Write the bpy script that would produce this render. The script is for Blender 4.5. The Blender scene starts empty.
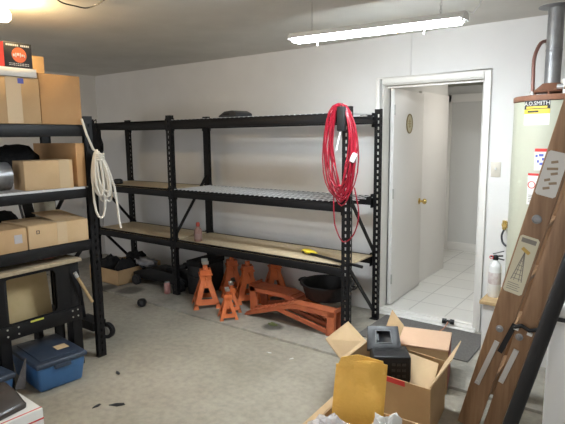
import bpy, bmesh, math, random
from math import sin, cos, pi, radians as R
from mathutils import Vector as V, Matrix as M4
random.seed(7)
S = bpy.context.scene
COL = S.collection

# ------------------------------------------------------------------ camera
f_px, pitch, yaw, roll = 509.7, .1448, .637, .0105
fw = V((-sin(yaw)*cos(pitch), cos(yaw)*cos(pitch), -sin(pitch)))
rt = V((cos(yaw), sin(yaw), 0)); dn = fw.cross(rt)
r2 = rt*cos(roll)+dn*sin(roll); d2 = -rt*sin(roll)+dn*cos(roll)
cd = bpy.data.cameras.new('camera'); cam = bpy.data.objects.new('camera', cd); COL.objects.link(cam)
m = M4.Identity(4)
for i in range(3):
    m[i][0] = r2[i]; m[i][1] = -d2[i]; m[i][2] = -fw[i]
m[2][3] = 1.616
cam.matrix_world = m
cd.sensor_fit = 'HORIZONTAL'; cd.sensor_width = 36; cd.lens = f_px/565*36; cd.clip_start = .05
S.camera = cam
# ------------------------------------------------------------------ world, exposure
w = bpy.data.worlds.new('world'); S.world = w; w.use_nodes = True
w.node_tree.nodes['Background'].inputs[0].default_value = (.96, .97, 1.0, 1)
w.node_tree.nodes['Background'].inputs[1].default_value = .30
S.view_settings.view_transform = 'Standard'; S.view_settings.look = 'None'
S.view_settings.gamma = 1; S.view_settings.use_curve_mapping = False
S.view_settings.exposure = 2.05
TUBE_POWER, BULB_POWER, HALL_POWER = 40, 90, 10

# ------------------------------------------------------------------ materials
ST = .02
def mat(name, col, rough=.6, metal=0, noise=None, nscale=8, bump=0, bscale=60, emit=None, es=0, spec=.5, stretch=None, alpha=None, trans=0):
    mt = bpy.data.materials.new(name); mt.use_nodes = True
    nt = mt.node_tree; b = nt.nodes['Principled BSDF']
    b.inputs['Base Color'].default_value = (*col, 1); b.inputs['Roughness'].default_value = rough
    b.inputs['Metallic'].default_value = metal; b.inputs['Specular IOR Level'].default_value = spec
    if trans: b.inputs['Transmission Weight'].default_value = trans
    if alpha is not None: b.inputs['Alpha'].default_value = alpha
    if emit:
        b.inputs['Emission Color'].default_value = (*emit, 1); b.inputs['Emission Strength'].default_value = es
    tc = nt.nodes.new('ShaderNodeTexCoord'); src = tc.outputs['Object']
    if stretch:
        mp = nt.nodes.new('ShaderNodeMapping'); mp.inputs['Scale'].default_value = stretch
        nt.links.new(src, mp.inputs[0]); src = mp.outputs[0]
    if noise:
        n = nt.nodes.new('ShaderNodeTexNoise'); n.inputs['Scale'].default_value = nscale; n.inputs['Detail'].default_value = 6
        nt.links.new(src, n.inputs['Vector'])
        r = nt.nodes.new('ShaderNodeValToRGB'); r.color_ramp.elements[0].position = .35; r.color_ramp.elements[1].position = .68
        r.color_ramp.elements[0].color = (*noise, 1); r.color_ramp.elements[1].color = (*col, 1)
        nt.links.new(n.outputs['Fac'], r.inputs[0]); nt.links.new(r.outputs[0], b.inputs['Base Color'])
    if bump:
        n = nt.nodes.new('ShaderNodeTexNoise'); n.inputs['Scale'].default_value = bscale; n.inputs['Detail'].default_value = 4
        nt.links.new(src, n.inputs['Vector'])
        bp = nt.nodes.new('ShaderNodeBump'); bp.inputs['Strength'].default_value = bump; bp.inputs['Distance'].default_value = .01
        nt.links.new(n.outputs['Fac'], bp.inputs['Height']); nt.links.new(bp.outputs[0], b.inputs['Normal'])
    return mt

def concrete(name, c0, c1, c2, stains=()):
    mt = mat(name, c1, .75, bump=.25, bscale=45)
    nt = mt.node_tree; b = nt.nodes['Principled BSDF']
    tc = nt.nodes.new('ShaderNodeTexCoord')
    def noi(s, d):
        n = nt.nodes.new('ShaderNodeTexNoise'); n.inputs['Scale'].default_value = s; n.inputs['Detail'].default_value = d
        nt.links.new(tc.outputs['Object'], n.inputs['Vector']); return n
    a = noi(1.6, 8); r = nt.nodes.new('ShaderNodeValToRGB')
    e = r.color_ramp.elements; e[0].position = .30; e[0].color = (*c0, 1); e[1].position = .66; e[1].color = (*c2, 1)
    x = e.new(.48); x.color = (*c1, 1)
    nt.links.new(a.outputs['Fac'], r.inputs[0])
    g = noi(22, 8); r2_ = nt.nodes.new('ShaderNodeValToRGB')
    r2_.color_ramp.elements[0].position = .3; r2_.color_ramp.elements[0].color = (.84, .84, .84, 1)
    r2_.color_ramp.elements[1].position = .62; r2_.color_ramp.elements[1].color = (1.06, 1.05, 1.02, 1)
    nt.links.new(g.outputs['Fac'], r2_.inputs[0])
    mx = nt.nodes.new('ShaderNodeMix'); mx.data_type = 'RGBA'; mx.blend_type = 'MULTIPLY'; mx.inputs[0].default_value = 1
    nt.links.new(r.outputs[0], mx.inputs[6]); nt.links.new(r2_.outputs[0], mx.inputs[7])
    out = mx.outputs[2]
    for (sx, sy, sr) in stains:                   # oil stains with a ragged outline of their own
        vm = nt.nodes.new('ShaderNodeVectorMath'); vm.operation = 'DISTANCE'; vm.inputs[1].default_value = (sx, sy, ST)
        nt.links.new(tc.outputs['Object'], vm.inputs[0])
        ad = nt.nodes.new('ShaderNodeMath'); ad.operation = 'MULTIPLY_ADD'; ad.inputs[1].default_value = .5*sr
        nt.links.new(noi(9, 5).outputs['Fac'], ad.inputs[0]); nt.links.new(vm.outputs['Value'], ad.inputs[2])
        rr_ = nt.nodes.new('ShaderNodeMapRange'); rr_.inputs['From Min'].default_value = sr*.9; rr_.inputs['From Max'].default_value = sr*1.3
        rr_.inputs['To Min'].default_value = .35; rr_.inputs['To Max'].default_value = 1
        nt.links.new(ad.outputs[0], rr_.inputs['Value'])
        m2 = nt.nodes.new('ShaderNodeMix'); m2.data_type = 'RGBA'; m2.blend_type = 'MULTIPLY'; m2.inputs[0].default_value = 1
        nt.links.new(out, m2.inputs[6]); nt.links.new(rr_.outputs[0], m2.inputs[7]); out = m2.outputs[2]
    nt.links.new(out, b.inputs['Base Color'])
    return mt

def tile_mat():
    mt = mat('white_floor_tile', (.74, .73, .70), .3); nt = mt.node_tree; b = nt.nodes['Principled BSDF']
    tc = nt.nodes.new('ShaderNodeTexCoord'); mp = nt.nodes.new('ShaderNodeMapping'); mp.inputs['Location'].default_value = (.1, .05, 0)
    nt.links.new(tc.outputs['Object'], mp.inputs[0])
    br = nt.nodes.new('ShaderNodeTexBrick'); br.offset = 0; br.inputs['Scale'].default_value = 1
    br.inputs['Brick Width'].default_value = .33; br.inputs['Row Height'].default_value = .33; br.inputs['Mortar Size'].default_value = .006
    br.inputs['Color1'].default_value = (.76, .75, .71, 1); br.inputs['Color2'].default_value = (.71, .70, .66, 1); br.inputs['Mortar'].default_value = (.5, .49, .46, 1)
    nt.links.new(mp.outputs[0], br.inputs['Vector']); nt.links.new(br.outputs['Color'], b.inputs['Base Color'])
    return mt

WALL = mat('white_wall_paint', (.76, .75, .735), .8, noise=(.72, .71, .69), nscale=2.5, bump=.08, bscale=40)
CEIL = mat('ceiling_paint', (.68, .66, .61), .9, noise=(.62, .60, .55), nscale=3, bump=.25, bscale=70)
FLOOR = concrete('concrete', (.265, .240, .193), (.335, .305, .25), (.385, .353, .295))
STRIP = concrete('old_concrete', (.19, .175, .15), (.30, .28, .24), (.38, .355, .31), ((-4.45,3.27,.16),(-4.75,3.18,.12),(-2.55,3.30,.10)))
TILE = tile_mat()
TRIM = mat('white_gloss_trim', (.80, .78, .74), .4)
DOORP = mat('door_paint', (.78, .76, .73), .45)
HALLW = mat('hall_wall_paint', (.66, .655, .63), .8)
BLACK = mat('black_powder_coat', (.006, .006, .0072), .5, noise=(.0045, .0045, .0055), nscale=30, spec=.3)
BLACK2 = mat('matte_black_plastic', (.010, .010, .011), .45, spec=.35)
DARKG = mat('dark_grey_plastic', (.026, .027, .03), .45)
RUBBER = mat('black_rubber', (.010, .010, .011), .7)
PART = mat('particle_board', (.60, .50, .34), .75, noise=(.50, .40, .26), nscale=40)
PARTE = mat('worn_particle_board', (.42, .34, .23), .8, noise=(.33, .26, .17), nscale=30)
MANILA = mat('tan_hardboard', (.56, .43, .23), .7, noise=(.50, .38, .19), nscale=9)
WIRE = mat('zinc_wire', (.62, .62, .62), .4, .25)
CARD = mat('cardboard', (.51, .34, .18), .85, noise=(.45, .295, .15), nscale=5)
CARD2 = mat('pale_cardboard', (.58, .41, .235), .85, noise=(.53, .365, .20), nscale=5)
CARD3 = mat('orange_brown_cardboard', (.50, .29, .13), .85, noise=(.45, .255, .11), nscale=5)
CARDP = mat('pinkish_cardboard', (.66, .44, .30), .85, noise=(.61, .40, .265), nscale=5)
CARDIN = mat('cardboard_inside', (.60, .44, .26), .9)
TAPE = mat('packing_tape', (.56, .42, .25), .45)
ORANGE = mat('orange_paint', (.66, .17, .045), .5, noise=(.56, .13, .035), nscale=12)
RUST = mat('rusty_orange_paint', (.48, .135, .05), .65, noise=(.35, .085, .035), nscale=9)
STEEL = mat('worn_steel', (.50, .49, .46), .4, .7)
GALV = mat('galvanised_steel', (.33, .33, .33), .45, .55, noise=(.24, .24, .245), nscale=14)
ALU = mat('aluminium', (.62, .62, .61), .4, .6)
BRASS = mat('brass', (.72, .52, .18), .22, .9)
WHITE = mat('white_enamel', (.80, .80, .79), .35)
CREAM = mat('cream_enamel', (.47, .475, .375), .35)
RUSTB = mat('rust_brown_metal', (.32, .15, .09), .6, .2, noise=(.22, .10, .06), nscale=12)
COPPER = mat('dull_copper', (.30, .15, .12), .5, .3)
PAPER = mat('white_paper', (.76, .75, .72), .7)
CREAMP = mat('cream_sticker', (.70, .66, .50), .6)
REDP = mat('red_print', (.62, .04, .035), .5)
ORP = mat('red_orange_print', (.85, .16, .04), .5)
YELP = mat('yellow_print', (.80, .58, .06), .5)
INK = mat('black_ink', (.02, .02, .022), .6)
GREYINK = mat('grey_ink', (.25, .23, .20), .7)
BLUEP = mat('blue_print', (.10, .12, .45), .6)
REDCORD = mat('red_cord_vinyl', (.27, .006, .019), .35)
ROPE = mat('white_cotton_rope', (.74, .70, .62), .9, bump=.5, bscale=220)
WOOD = mat('ladder_wood', (.33, .195, .105), .5, noise=(.23, .125, .062), nscale=5, stretch=(9, 9, .7))
WOODL = mat('pale_wood', (.52, .37, .20), .6, noise=(.44, .30, .15), nscale=6, stretch=(6, 6, 1))
BLUE = mat('blue_plastic', (.045, .14, .31), .35, noise=(.04, .12, .27), nscale=4)
BLUED = mat('dark_blue_lid_plastic', (.03, .045, .075), .4)
YELLOW = mat('yellow_envelope_paper', (.86, .50, .10), .6, noise=(.80, .45, .075), nscale=14, bump=1.0, bscale=26)
YELBR = mat('yellow_bristles', (.80, .62, .04), .7)
BUBBLE = mat('bubble_wrap_film', (.82, .80, .80), .18, bump=.9, bscale=60, alpha=.55)
SMOKE = mat('smoky_plastic', (.06, .05, .045), .25, alpha=.85)
FOIL = mat('silver_black_film', (.34, .34, .35), .3, .4, noise=(.07, .07, .075), nscale=6)
MATT = mat('grey_doormat_pile', (.165, .155, .145), .95, noise=(.125, .117, .108), nscale=60, bump=.5, bscale=200)
GREYCL = mat('grey_cloth', (.36, .36, .38), .9, noise=(.2, .2, .22), nscale=12)
BLKCL = mat('black_cloth', (.008, .008, .009), .95, noise=(.004, .004, .005), nscale=20, bump=.6, bscale=50)
BOTTLE = mat('pink_clear_bottle', (.28, .16, .13), .2)
TUBEM = mat('fluorescent_tube_glow', (1, 1, 1), .5, emit=(.85, .94, 1), es=TUBE_POWER)
BULBM = mat('bulb_glow', (1, 1, 1), .5, emit=(1, .72, .36), es=BULB_POWER)
HALLM = mat('hall_fill_glow', (1, 1, 1), .5, emit=(1, .95, .88), es=HALL_POWER)

# ------------------------------------------------------------------ mesh builder
class MB:
    def __init__(s): s.v = []; s.f = []; s.X = M4.Identity(4)
    def add(s, vs, fs, T=None):
        n = len(s.v); T = s.X if T is None else s.X @ T
        s.v += [tuple(T @ V(p)) for p in vs]; s.f += [tuple(i+n for i in f) for f in fs]; return s
    def box(s, lo, hi, T=None):
        (a, b, c), (d, e, g) = lo, hi
        vs = [(a,b,c),(d,b,c),(d,e,c),(a,e,c),(a,b,g),(d,b,g),(d,e,g),(a,e,g)]
        return s.add(vs, [(0,3,2,1),(4,5,6,7),(0,1,5,4),(1,2,6,5),(2,3,7,6),(3,0,4,7)], T)
    def bar(s, p0, p1, wid, thk, up=(0,0,1)):
        p0, p1 = V(p0), V(p1); d = (p1-p0); L = d.length; d.normalize()
        u = V(up); a = d.cross(u)
        if a.length < 1e-4: a = d.cross(V((1,0,0)))
        a.normalize(); b = a.cross(d)
        T = M4.Identity(4)
        for i in range(3): T[i][0] = a[i]; T[i][1] = d[i]; T[i][2] = b[i]; T[i][3] = p0[i]
        return s.box((-wid/2, 0, -thk/2), (wid/2, L, thk/2), T)
    def prism(s, pts, vec):                       # planar polygon (3d) extruded along vec
        n = len(pts); p = [V(q) for q in pts]; vec = V(vec)
        nor = V((0,0,0))
        for i in range(n): nor += p[i].cross(p[(i+1) % n])
        if nor.dot(vec) < 0: p.reverse()
        vs = p+[q+vec for q in p]
        fs = [tuple(range(n-1,-1,-1)), tuple(range(n,2*n))]+[(i,(i+1)%n,(i+1)%n+n,i+n) for i in range(n)]
        return s.add(vs, fs)
    def ring(s, outer, inner, vec):               # frame between two outlines of equal length, extruded
        n = len(outer); vec = V(vec)
        o = [V(p) for p in outer]; i_ = [V(p) for p in inner]
        vs = o+i_+[p+vec for p in o]+[p+vec for p in i_]; fs = []
        for k in range(n):
            j = (k+1) % n
            fs += [(k,j,n+j,n+k),(2*n+j,2*n+k,3*n+k,3*n+j),(j,k,2*n+k,2*n+j),(n+k,n+j,3*n+j,3*n+k)]
        return s.add(vs, fs)
    def tube(s, path, r, n=8, closed=False):
        P = [V(p) for p in path]; L = len(P); vs = []; fs = []; a = None
        for i in range(L):
            t = (P[(i+1) % L]-P[i-1]) if closed else (P[min(i+1, L-1)]-P[max(i-1, 0)])
            if t.length < 1e-9: t = V((0,0,1))
            t.normalize()
            if a is None:
                a = t.cross(V((0,0,1)))
                if a.length < .05: a = t.cross(V((1,0,0)))
            a = a-t*a.dot(t)
            if a.length < 1e-6: a = t.cross(V((1,.3,0)))
            a.normalize(); b = t.cross(a)
            rr = r[i] if isinstance(r, (list, tuple)) else r
            for k in range(n):
                an = 2*pi*k/n; vs.append(P[i]+a*(rr*cos(an))+b*(rr*sin(an)))
        for i in range(L if closed else L-1):
            j = (i+1) % L
            for k in range(n):
                q = (k+1) % n; fs.append((i*n+k, i*n+q, j*n+q, j*n+k))
        if not closed: fs += [tuple(range(n-1,-1,-1)), tuple(range((L-1)*n, L*n))]
        return s.add(vs, fs)
    def cyl(s, p0, p1, r0, r1=None, n=20): return s.tube([p0, p1], [r0, r0 if r1 is None else r1], n)
    def lathe(s, prof, c=(0,0,0), n=28, T=None, sx=1, sy=1):
        vs = []; fs = []; L = len(prof); c = V(c)
        for r, z in prof:
            for k in range(n): vs.append(c+V((r*cos(2*pi*k/n)*sx, r*sin(2*pi*k/n)*sy, z)))
        for i in range(L-1):
            for k in range(n): q = (k+1) % n; fs.append((i*n+k, i*n+q, (i+1)*n+q, (i+1)*n+k))
        if prof[0][0] > 1e-5: fs.append(tuple(range(n-1,-1,-1)))
        if prof[-1][0] > 1e-5: fs.append(tuple(range((L-1)*n, L*n)))
        return s.add(vs, fs, T)
    def blob(s, c, rad, seed=0, amp=.25, nu=16, nv=10, T=None):
        rn = random.Random(seed); ph = [(rn.uniform(1,4), rn.uniform(0,6), rn.uniform(1,4), rn.uniform(0,6)) for _ in range(4)]
        vs = []; fs = []
        for i in range(nv+1):
            th = pi*i/nv
            for k in range(nu):
                an = 2*pi*k/nu; d = V((sin(th)*cos(an), sin(th)*sin(an), cos(th)))
                g = 1+amp*sum(sin(a*3*d.x+b+c_*2*d.z)*cos(c_*3*d.y+e) for a,b,c_,e in ph)/2
                vs.append(V(c)+V((d.x*rad[0]*g, d.y*rad[1]*g, d.z*rad[2]*g)))
        for i in range(nv):
            for k in range(nu): q = (k+1) % nu; fs.append((i*nu+k, (i+1)*nu+k, (i+1)*nu+q, i*nu+q))
        return s.add(vs, fs, T)
    def slot_plate(s, o, u, wid, h, thk, nrm, pitch_=.05, hw=.018, hh=.03, z0=.04):
        """upright plate with a real row of keyhole slots; o lower corner, u width direction, nrm thickness direction"""
        o, u, nrm = V(o), V(u), V(nrm); z = V((0,0,1))
        def b(u0, u1, a, c):
            q = [o+u*u0+z*a, o+u*u1+z*a, o+u*u1+z*c, o+u*u0+z*c]; s.prism(q, nrm*thk)
        e = (wid-hw)/2
        b(0, e, 0, h); b(wid-e, wid, 0, h); cur = 0; k = z0
        while k+hh < h-.02:
            b(e, wid-e, cur, k); cur = k+hh; k += pitch_
        b(e, wid-e, cur, h); return s
    def obj(s, name, mt, parent=None, bevel=0, smooth=True, seg=2):
        me = bpy.data.meshes.new(name); me.from_pydata(s.v, [], s.f)
        bm = bmesh.new(); bm.from_mesh(me); bmesh.ops.remove_doubles(bm, verts=bm.verts, dist=1e-6)
        bmesh.ops.recalc_face_normals(bm, faces=bm.faces)
        if bevel:
            es = [e for e in bm.edges if len(e.link_faces) == 2 and e.calc_face_angle(0) > .6]
            bmesh.ops.bevel(bm, geom=es, offset=bevel, segments=seg, affect='EDGES', profile=.5)
        bm.to_mesh(me); bm.free()
        if smooth:
            for p in me.polygons: p.use_smooth = True
            me.set_sharp_from_angle(angle=.6)
        me.materials.append(mt)
        o = bpy.data.objects.new(name, me); COL.objects.link(o)
        if parent: o.parent = parent
        return o

def tag(o, label, cat, group=None):
    o['label'] = label; o['category'] = cat
    if group: o['group'] = group
    return o
def thing(name, label, cat, loc=(0,0,0), rz=0, group=None, rot=None):
    o = bpy.data.objects.new(name, None); COL.objects.link(o); o.empty_display_size = .1
    o.location = loc; o.rotation_euler = rot if rot else (0,0,rz)
    return tag(o, label, cat, group)
def struct(o): o['kind'] = 'structure'; return o
def lab(o, t): o['label'] = t; return o
def dup(root, loc, rz, label, group=None):
    def cp(o, par):
        c = o.copy(); COL.objects.link(c)
        if par: c.parent = par
        for ch in list(o.children): cp(ch, c)
        return c
    r = cp(root, None); r.location = loc; r.rotation_euler = (0,0,rz); r['label'] = label
    if group: r['group'] = group
    return r
def text_mb(txt, size, T, depth=.0008, warp=None):
    cu = bpy.data.curves.new('t', 'FONT'); cu.body = txt; cu.size = size; cu.align_x = 'CENTER'; cu.align_y = 'CENTER'; cu.extrude = depth; cu.resolution_u = 2
    o = bpy.data.objects.new('t', cu); COL.objects.link(o)
    me = bpy.data.meshes.new_from_object(o.evaluated_get(bpy.context.evaluated_depsgraph_get()))
    mb = MB(); vs = [v.co.copy() for v in me.vertices]
    if warp: vs = [warp(v) for v in vs]
    mb.add(vs, [tuple(p.vertices) for p in me.polygons], T if T else M4.Identity(4))
    bpy.data.objects.remove(o); bpy.data.curves.remove(cu); bpy.data.meshes.remove(me)
    return mb
def frame(o, x, y):                               # matrix with origin o, axes x, y and their normal
    x = V(x).normalized(); y = (V(y)-x*V(y).dot(x)).normalized(); z = x.cross(y); T = M4.Identity(4)
    for i in range(3): T[i][0] = x[i]; T[i][1] = y[i]; T[i][2] = z[i]; T[i][3] = o[i]
    return T

def arc(pts, n=8):                              # Catmull-Rom
    P = [V(p) for p in pts]; P = [2*P[0]-P[1]]+P+[2*P[-1]-P[-2]]; out = []
    for i in range(1,len(P)-2):
        for k in range(n):
            t = k/n; out.append(.5*((2*P[i])+(-P[i-1]+P[i+1])*t+(2*P[i-1]-5*P[i]+4*P[i+1]-P[i+2])*t*t+(-P[i-1]+3*P[i]-3*P[i+1]+P[i+2])*t**3))
    return out+[P[-2]]

# ================================================================== SETTING
D, CE = 4.173, 2.46
DL, DR, DT = -1.99, -1.134, 2.066                # door opening
ST = .02                                          # height of the raised concrete strip
m = MB(); m.box((-6.3,-1.2,-.1),(1.2,3.12,0)); struct(m.obj('floor', FLOOR))
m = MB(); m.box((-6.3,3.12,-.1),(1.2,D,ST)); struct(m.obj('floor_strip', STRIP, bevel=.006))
m = MB()
m.box((-6.3,D,-.1),(DL,D+.12,CE)); m.box((DR,D,-.1),(1.2,D+.12,CE)); m.box((DL,D,DT),(DR,D+.12,CE)); m.box((DL,D,-.1),(DR,D+.12,0))
struct(m.obj('wall_back', WALL))
m = MB(); m.box((-6.32,-1.2,-.1),(-6.2,D,CE)); struct(m.obj('wall_left', WALL))
m = MB(); m.box((1.1,-1.2,-.1),(1.22,D,CE)); struct(m.obj('wall_right', WALL))
m = MB(); m.box((-6.32,-1.2,CE),(1.22,D+.12,CE+.08)); struct(m.obj('ceiling', CEIL))
# hall behind the door
m = MB(); m.box((-2.6,D+.12,-.06),(-.6,7.2,.045)); struct(m.obj('floor_hall', TILE))
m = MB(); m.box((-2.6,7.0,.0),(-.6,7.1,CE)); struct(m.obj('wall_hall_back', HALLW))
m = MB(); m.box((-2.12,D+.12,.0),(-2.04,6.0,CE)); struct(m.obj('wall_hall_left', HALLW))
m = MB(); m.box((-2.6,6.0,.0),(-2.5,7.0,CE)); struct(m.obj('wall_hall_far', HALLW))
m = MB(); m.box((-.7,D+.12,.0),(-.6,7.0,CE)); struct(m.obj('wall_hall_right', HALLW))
m = MB(); m.box((-2.6,D+.12,2.27),(-.6,7.1,2.33)); struct(m.obj('ceiling_hall', mat('hall_ceiling_shade',(.28,.275,.225),.9)))  # shade in the upper hall is put into this dark olive colour
m = MB(); m.box((-2.42,6.965,.045),(-2.31,7.0,2.16)); m.box((-2.42,6.965,2.06),(-.9,7.0,2.16)); struct(m.obj('trim_hall', TRIM, bevel=.004))
m = MB(); m.box((-2.31,6.985,.045),(-.9,7.0,.16)); struct(m.obj('baseboard_hall', TRIM, bevel=.004))
# casing, jambs, sill
cw = .052
m = MB()
m.box((DL-cw,D-.018,.03),(DL+.004,D,DT+cw)); m.box((DR-.004,D-.018,.02),(DR+cw,D,DT+cw)); m.box((DL+.004,D-.018,DT-.004),(DR-.004,D,DT+cw))
m.box((DL-cw,D-.022,.03),(DL-cw+.012,D,DT+cw)); m.box((DR+cw-.012,D-.022,.02),(DR+cw,D,DT+cw)); m.box((DL-cw,D-.022,DT+cw-.012),(DR+cw,D,DT+cw))
struct(m.obj('trim_door', TRIM, bevel=.004))
m = MB(); m.box((DL,D,.045),(DL+.012,D+.12,DT)); m.box((DR-.012,D,.045),(DR,D+.12,DT)); m.box((DL,D,DT-.012),(DR,D+.12,DT))
m.box((DR-.024,D+.06,.045),(DR-.012,D+.075,DT-.02)); m.box((DL+.02,D+.06,DT-.033),(DR-.02,D+.075,DT-.02))
struct(m.obj('trim_door_jamb', TRIM))
m = MB(); m.box((DL-.02,D-.035,.0),(DR+.02,D+.125,.047)); m.box((DL-.02,D-.06,.0),(DR+.02,D-.03,.03)); m.box((DL+.02,D+.03,.045),(DR-.02,D+.075,.058))
struct(m.obj('trim_door_sill', TRIM, bevel=.006))
# hinged leaf standing open into the hall
dr = thing('door_leaf', 'white door standing open into the tiled hall', 'door', (DL+.02, D+.125, .055), R(92.5))
dr.name = 'door_1'; struct(dr)
m = MB(); m.box((.0,-.036,0),(.79,0,1.985)); m.obj('leaf', DOORP, dr, bevel=.003)
kn = MB(); T = frame((.725,-.036,.90),(1,0,0),(0,0,1)); kn.X = T
kn.lathe([(.031,0),(.031,.006),(.012,.010),(.011,.035),(.024,.042),(.029,.055),(.026,.068),(.014,.076),(0,.077)], n=24); kn.obj('door_knob', BRASS, dr)
m = MB()
for z in (.2,1.0,1.75): m.cyl((0,-.04,z),(0,-.04,z+.09),.007)
m.obj('hinge', STEEL, dr)
pq = MB(); pq.X = frame((.38,-.0365,1.68),(1,0,0),(0,0,1))
pq.lathe([(.0,.0),(.064,.0),(.066,.003),(.058,.006),(.054,.004),(0,.004)], n=32, sx=1.1, sy=1.3)
p = thing('round_sign', 'small oval sign with gold rim on the open white door', 'sign', (0,0,0)); p.matrix_world = dr.matrix_basis.copy()
p.location = dr.location; p.rotation_euler = dr.rotation_euler
rim = MB(); rim.X = frame((.38,-.0365,1.68),(1,0,0),(0,0,1)); rim.tube([(.074*cos(2*pi*k/40), .088*sin(2*pi*k/40), .004) for k in range(40)], .006, 8, True); rim.obj('rim', mat('antique_gold',(.24,.18,.08),.6,.1), p)
pq.obj('plate', mat('ivory_plate',(.50,.45,.30),.5), p)
mk = MB(); mk.X = frame((.38,-.0365,1.68),(1,0,0),(0,0,1))
mk.box((-.03,.018,.004),(.03,.026,.0065)); mk.box((-.036,-.004,.004),(.036,.006,.0065)); mk.box((-.026,-.03,.004),(.026,-.02,.0065)); mk.box((-.008,-.04,.004),(.008,.04,.006))
mk.obj('motif', mat('olive_ink',(.35,.28,.14),.6), p)
m = MB(); m.box((-2.04,5.12,.045),(-2.005,5.95,2.07)); d2o = m.obj('door_2', DOORP, bevel=.003); struct(d2o)
# ledge under the water heater
m = MB(); m.box((-.965,3.76,0.0),(.1,D,.40)); struct(m.obj('platform_heater', WALL))
m = MB(); m.box((-.985,3.735,.40),(.1,D,.425)); struct(m.obj('trim_platform_top', WOODL, bevel=.003))
# slim conduit over the door
m = MB(); m.box((-1.742,D-.006,DT+cw),(-1.73,D,CE)); struct(m.obj('trim_conduit', WALL, bevel=.003))
# doormat
m = MB(); m.box((-1.88,3.53,ST),(-.99,4.10,ST+.010)); tag(m.obj('doormat', MATT, bevel=.004), 'dark grey mat on the concrete before the open doorway', 'mat')

# ================================================================== LAMPS
# shop light: centre between (-2.30,3.1,2.325)...
tl = thing('shop_light', 'long fluorescent shop light hanging on chains from the ceiling', 'light', (-1.425,2.80,2.252), R(0))
T = M4.Rotation(R(1.2),4,'Y'); hl = .545
m = MB(); m.X = T
pr = [(-.056,-.018),(-.052,-.022),(-.024,.008),(.024,.008),(.052,-.022),(.056,-.018),(.028,.013),(-.028,.013)]
m.prism([(-hl,a,b) for a,b in pr],(2*hl,0,0)); m.obj('reflector', WHITE, tl)
for sx in (-1,1):
    m = MB(); m.X = T; m.prism([(sx*hl,a,b) for a,b in ((-.057,-.026),(.057,-.026),(.03,.016),(-.03,.016))],(sx*.012,0,0)); m.obj('end_cap', WHITE, tl)
for y in (-.024,.024):
    m = MB(); m.X = T; m.cyl((-hl+.02,y,-.026),(hl-.02,y,-.026),.019,n=16); m.obj('tube', TUBEM, tl)
    for sx in (-1,1):
        m = MB(); m.X = T; m.cyl((sx*(hl-.02),y,-.022),(sx*hl,y,-.022),.0145,n=12); m.obj('socket', WHITE, tl)
for x in (-.40,.42):
    m = MB(); z = .010-x*.021; k = 0
    while z < .195:
        a = (.006,0) if k % 2 else (0,.006)
        m.tube([(x+a[0]*cos(t*pi/4), a[1]*cos(t*pi/4), z+.008+.011*sin(t*pi/4)) for t in range(8)], .0016, 5, True); z += .0165; k += 1
    m.obj('chain', STEEL, tl)
for x in (-.36,.33):
    m = MB(); z = -.04-x*.021; m.tube([(x,-.0,z+.04),(x,-.0,z),(x,-.0,z-.035)],.003,6); m.obj('pull', WHITE, tl)
m = MB(); m.tube([(.56,0,.0),(.59,.0,-.01),(.615,.0,.02),(.64,.02,.10),(.66,.03,.205)],.004,6); m.obj('power_cord', WHITE, tl)
bl = thing('ceiling_bulb', 'glowing bare bulb in a lampholder on the ceiling', 'light bulb', (-3.27,1.60,2.46))
m = MB(); m.lathe([(.055,0),(.055,-.012),(.03,-.03),(.022,-.045),(.018,-.045)]); m.obj('lampholder', WHITE, bl)
m = MB(); m.lathe([(.016,-.042),(.02,-.055),(.036,-.075),(.041,-.095),(.036,-.115),(.02,-.13),(0,-.134)]); m.obj('bulb', BULBM, bl)
m = MB(); m.tube(arc([(-2.994,1.775,2.458),(-3.014,1.839,2.445),(-2.986,1.901,2.435),(-2.959,1.959,2.43),(-2.883,1.98,2.44),(-2.77,1.974,2.458)]),.0045,7)
tag(m.obj('ceiling_cable', DARKG), 'thin brown cable looping down along the ceiling near the bulb', 'cable')
hp = thing('hall_fill_dome', 'added unseen fill dome in the tiled hall beyond the door', 'light', (-1.25,5.6,2.27))  # unseen emitter added to brighten the hall
m = MB(); m.lathe([(.15,0),(.15,-.02),(.12,-.06),(.05,-.085),(0,-.088)]); m.obj('dome', HALLM, hp)
m = MB(); m.lathe([(.16,0),(.16,-.015),(.152,-.015)]); m.obj('base_ring', WHITE, hp)

# ================================================================== BLACK STEEL STORAGE RACK (two bays)
RF, RB = 3.43, 3.98
rk = thing('storage_rack', 'black steel storage rack of two bays along the white wall', 'shelving', (0,0,ST))
PX = (-5.27,-3.93,-1.93)
for i, x in enumerate(PX):
    for y, n in ((RF,0),(RB,1)):
        m = MB(); hp_ = 1.825
        yy = y if n == 0 else y-.003
        m.slot_plate((x-.036,yy,0),(1,0,0),.072,hp_,.003,(0,1,0),hw=.014,hh=.026,pitch_=.052)
        ys = y if n == 0 else y-.042
        m.slot_plate((x+.036,ys,0),(0,1,0),.042,hp_,.003,(-1,0,0),hw=.013,hh=.028,pitch_=.052)
        if i < 2: m.box((x-.036,(y+.034 if n == 0 else y-.04),0),(x+.033,(y+.038 if n == 0 else y-.036),hp_))
        m.box((x-.038,y if n == 0 else y-.045,0),(x+.038,(y if n == 0 else y-.045)+.045,.004))
        m.obj('post', BLACK, rk, smooth=False)
    yf, yb = RF+.04, RB-.04
    for k, (za, zb) in enumerate(((1.72,1.72),(1.15,.60),(.58,.08)) if i != 1 else ((1.72,1.72),(.62,1.20))):
        m = MB(); m.bar((x,yf,za),(x,yb,zb),.03,.012,(1,0,0)); m.obj('brace', BLACK, rk)
ZT = {'bottom':.575,'middle':1.09,'top':1.775}
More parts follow.
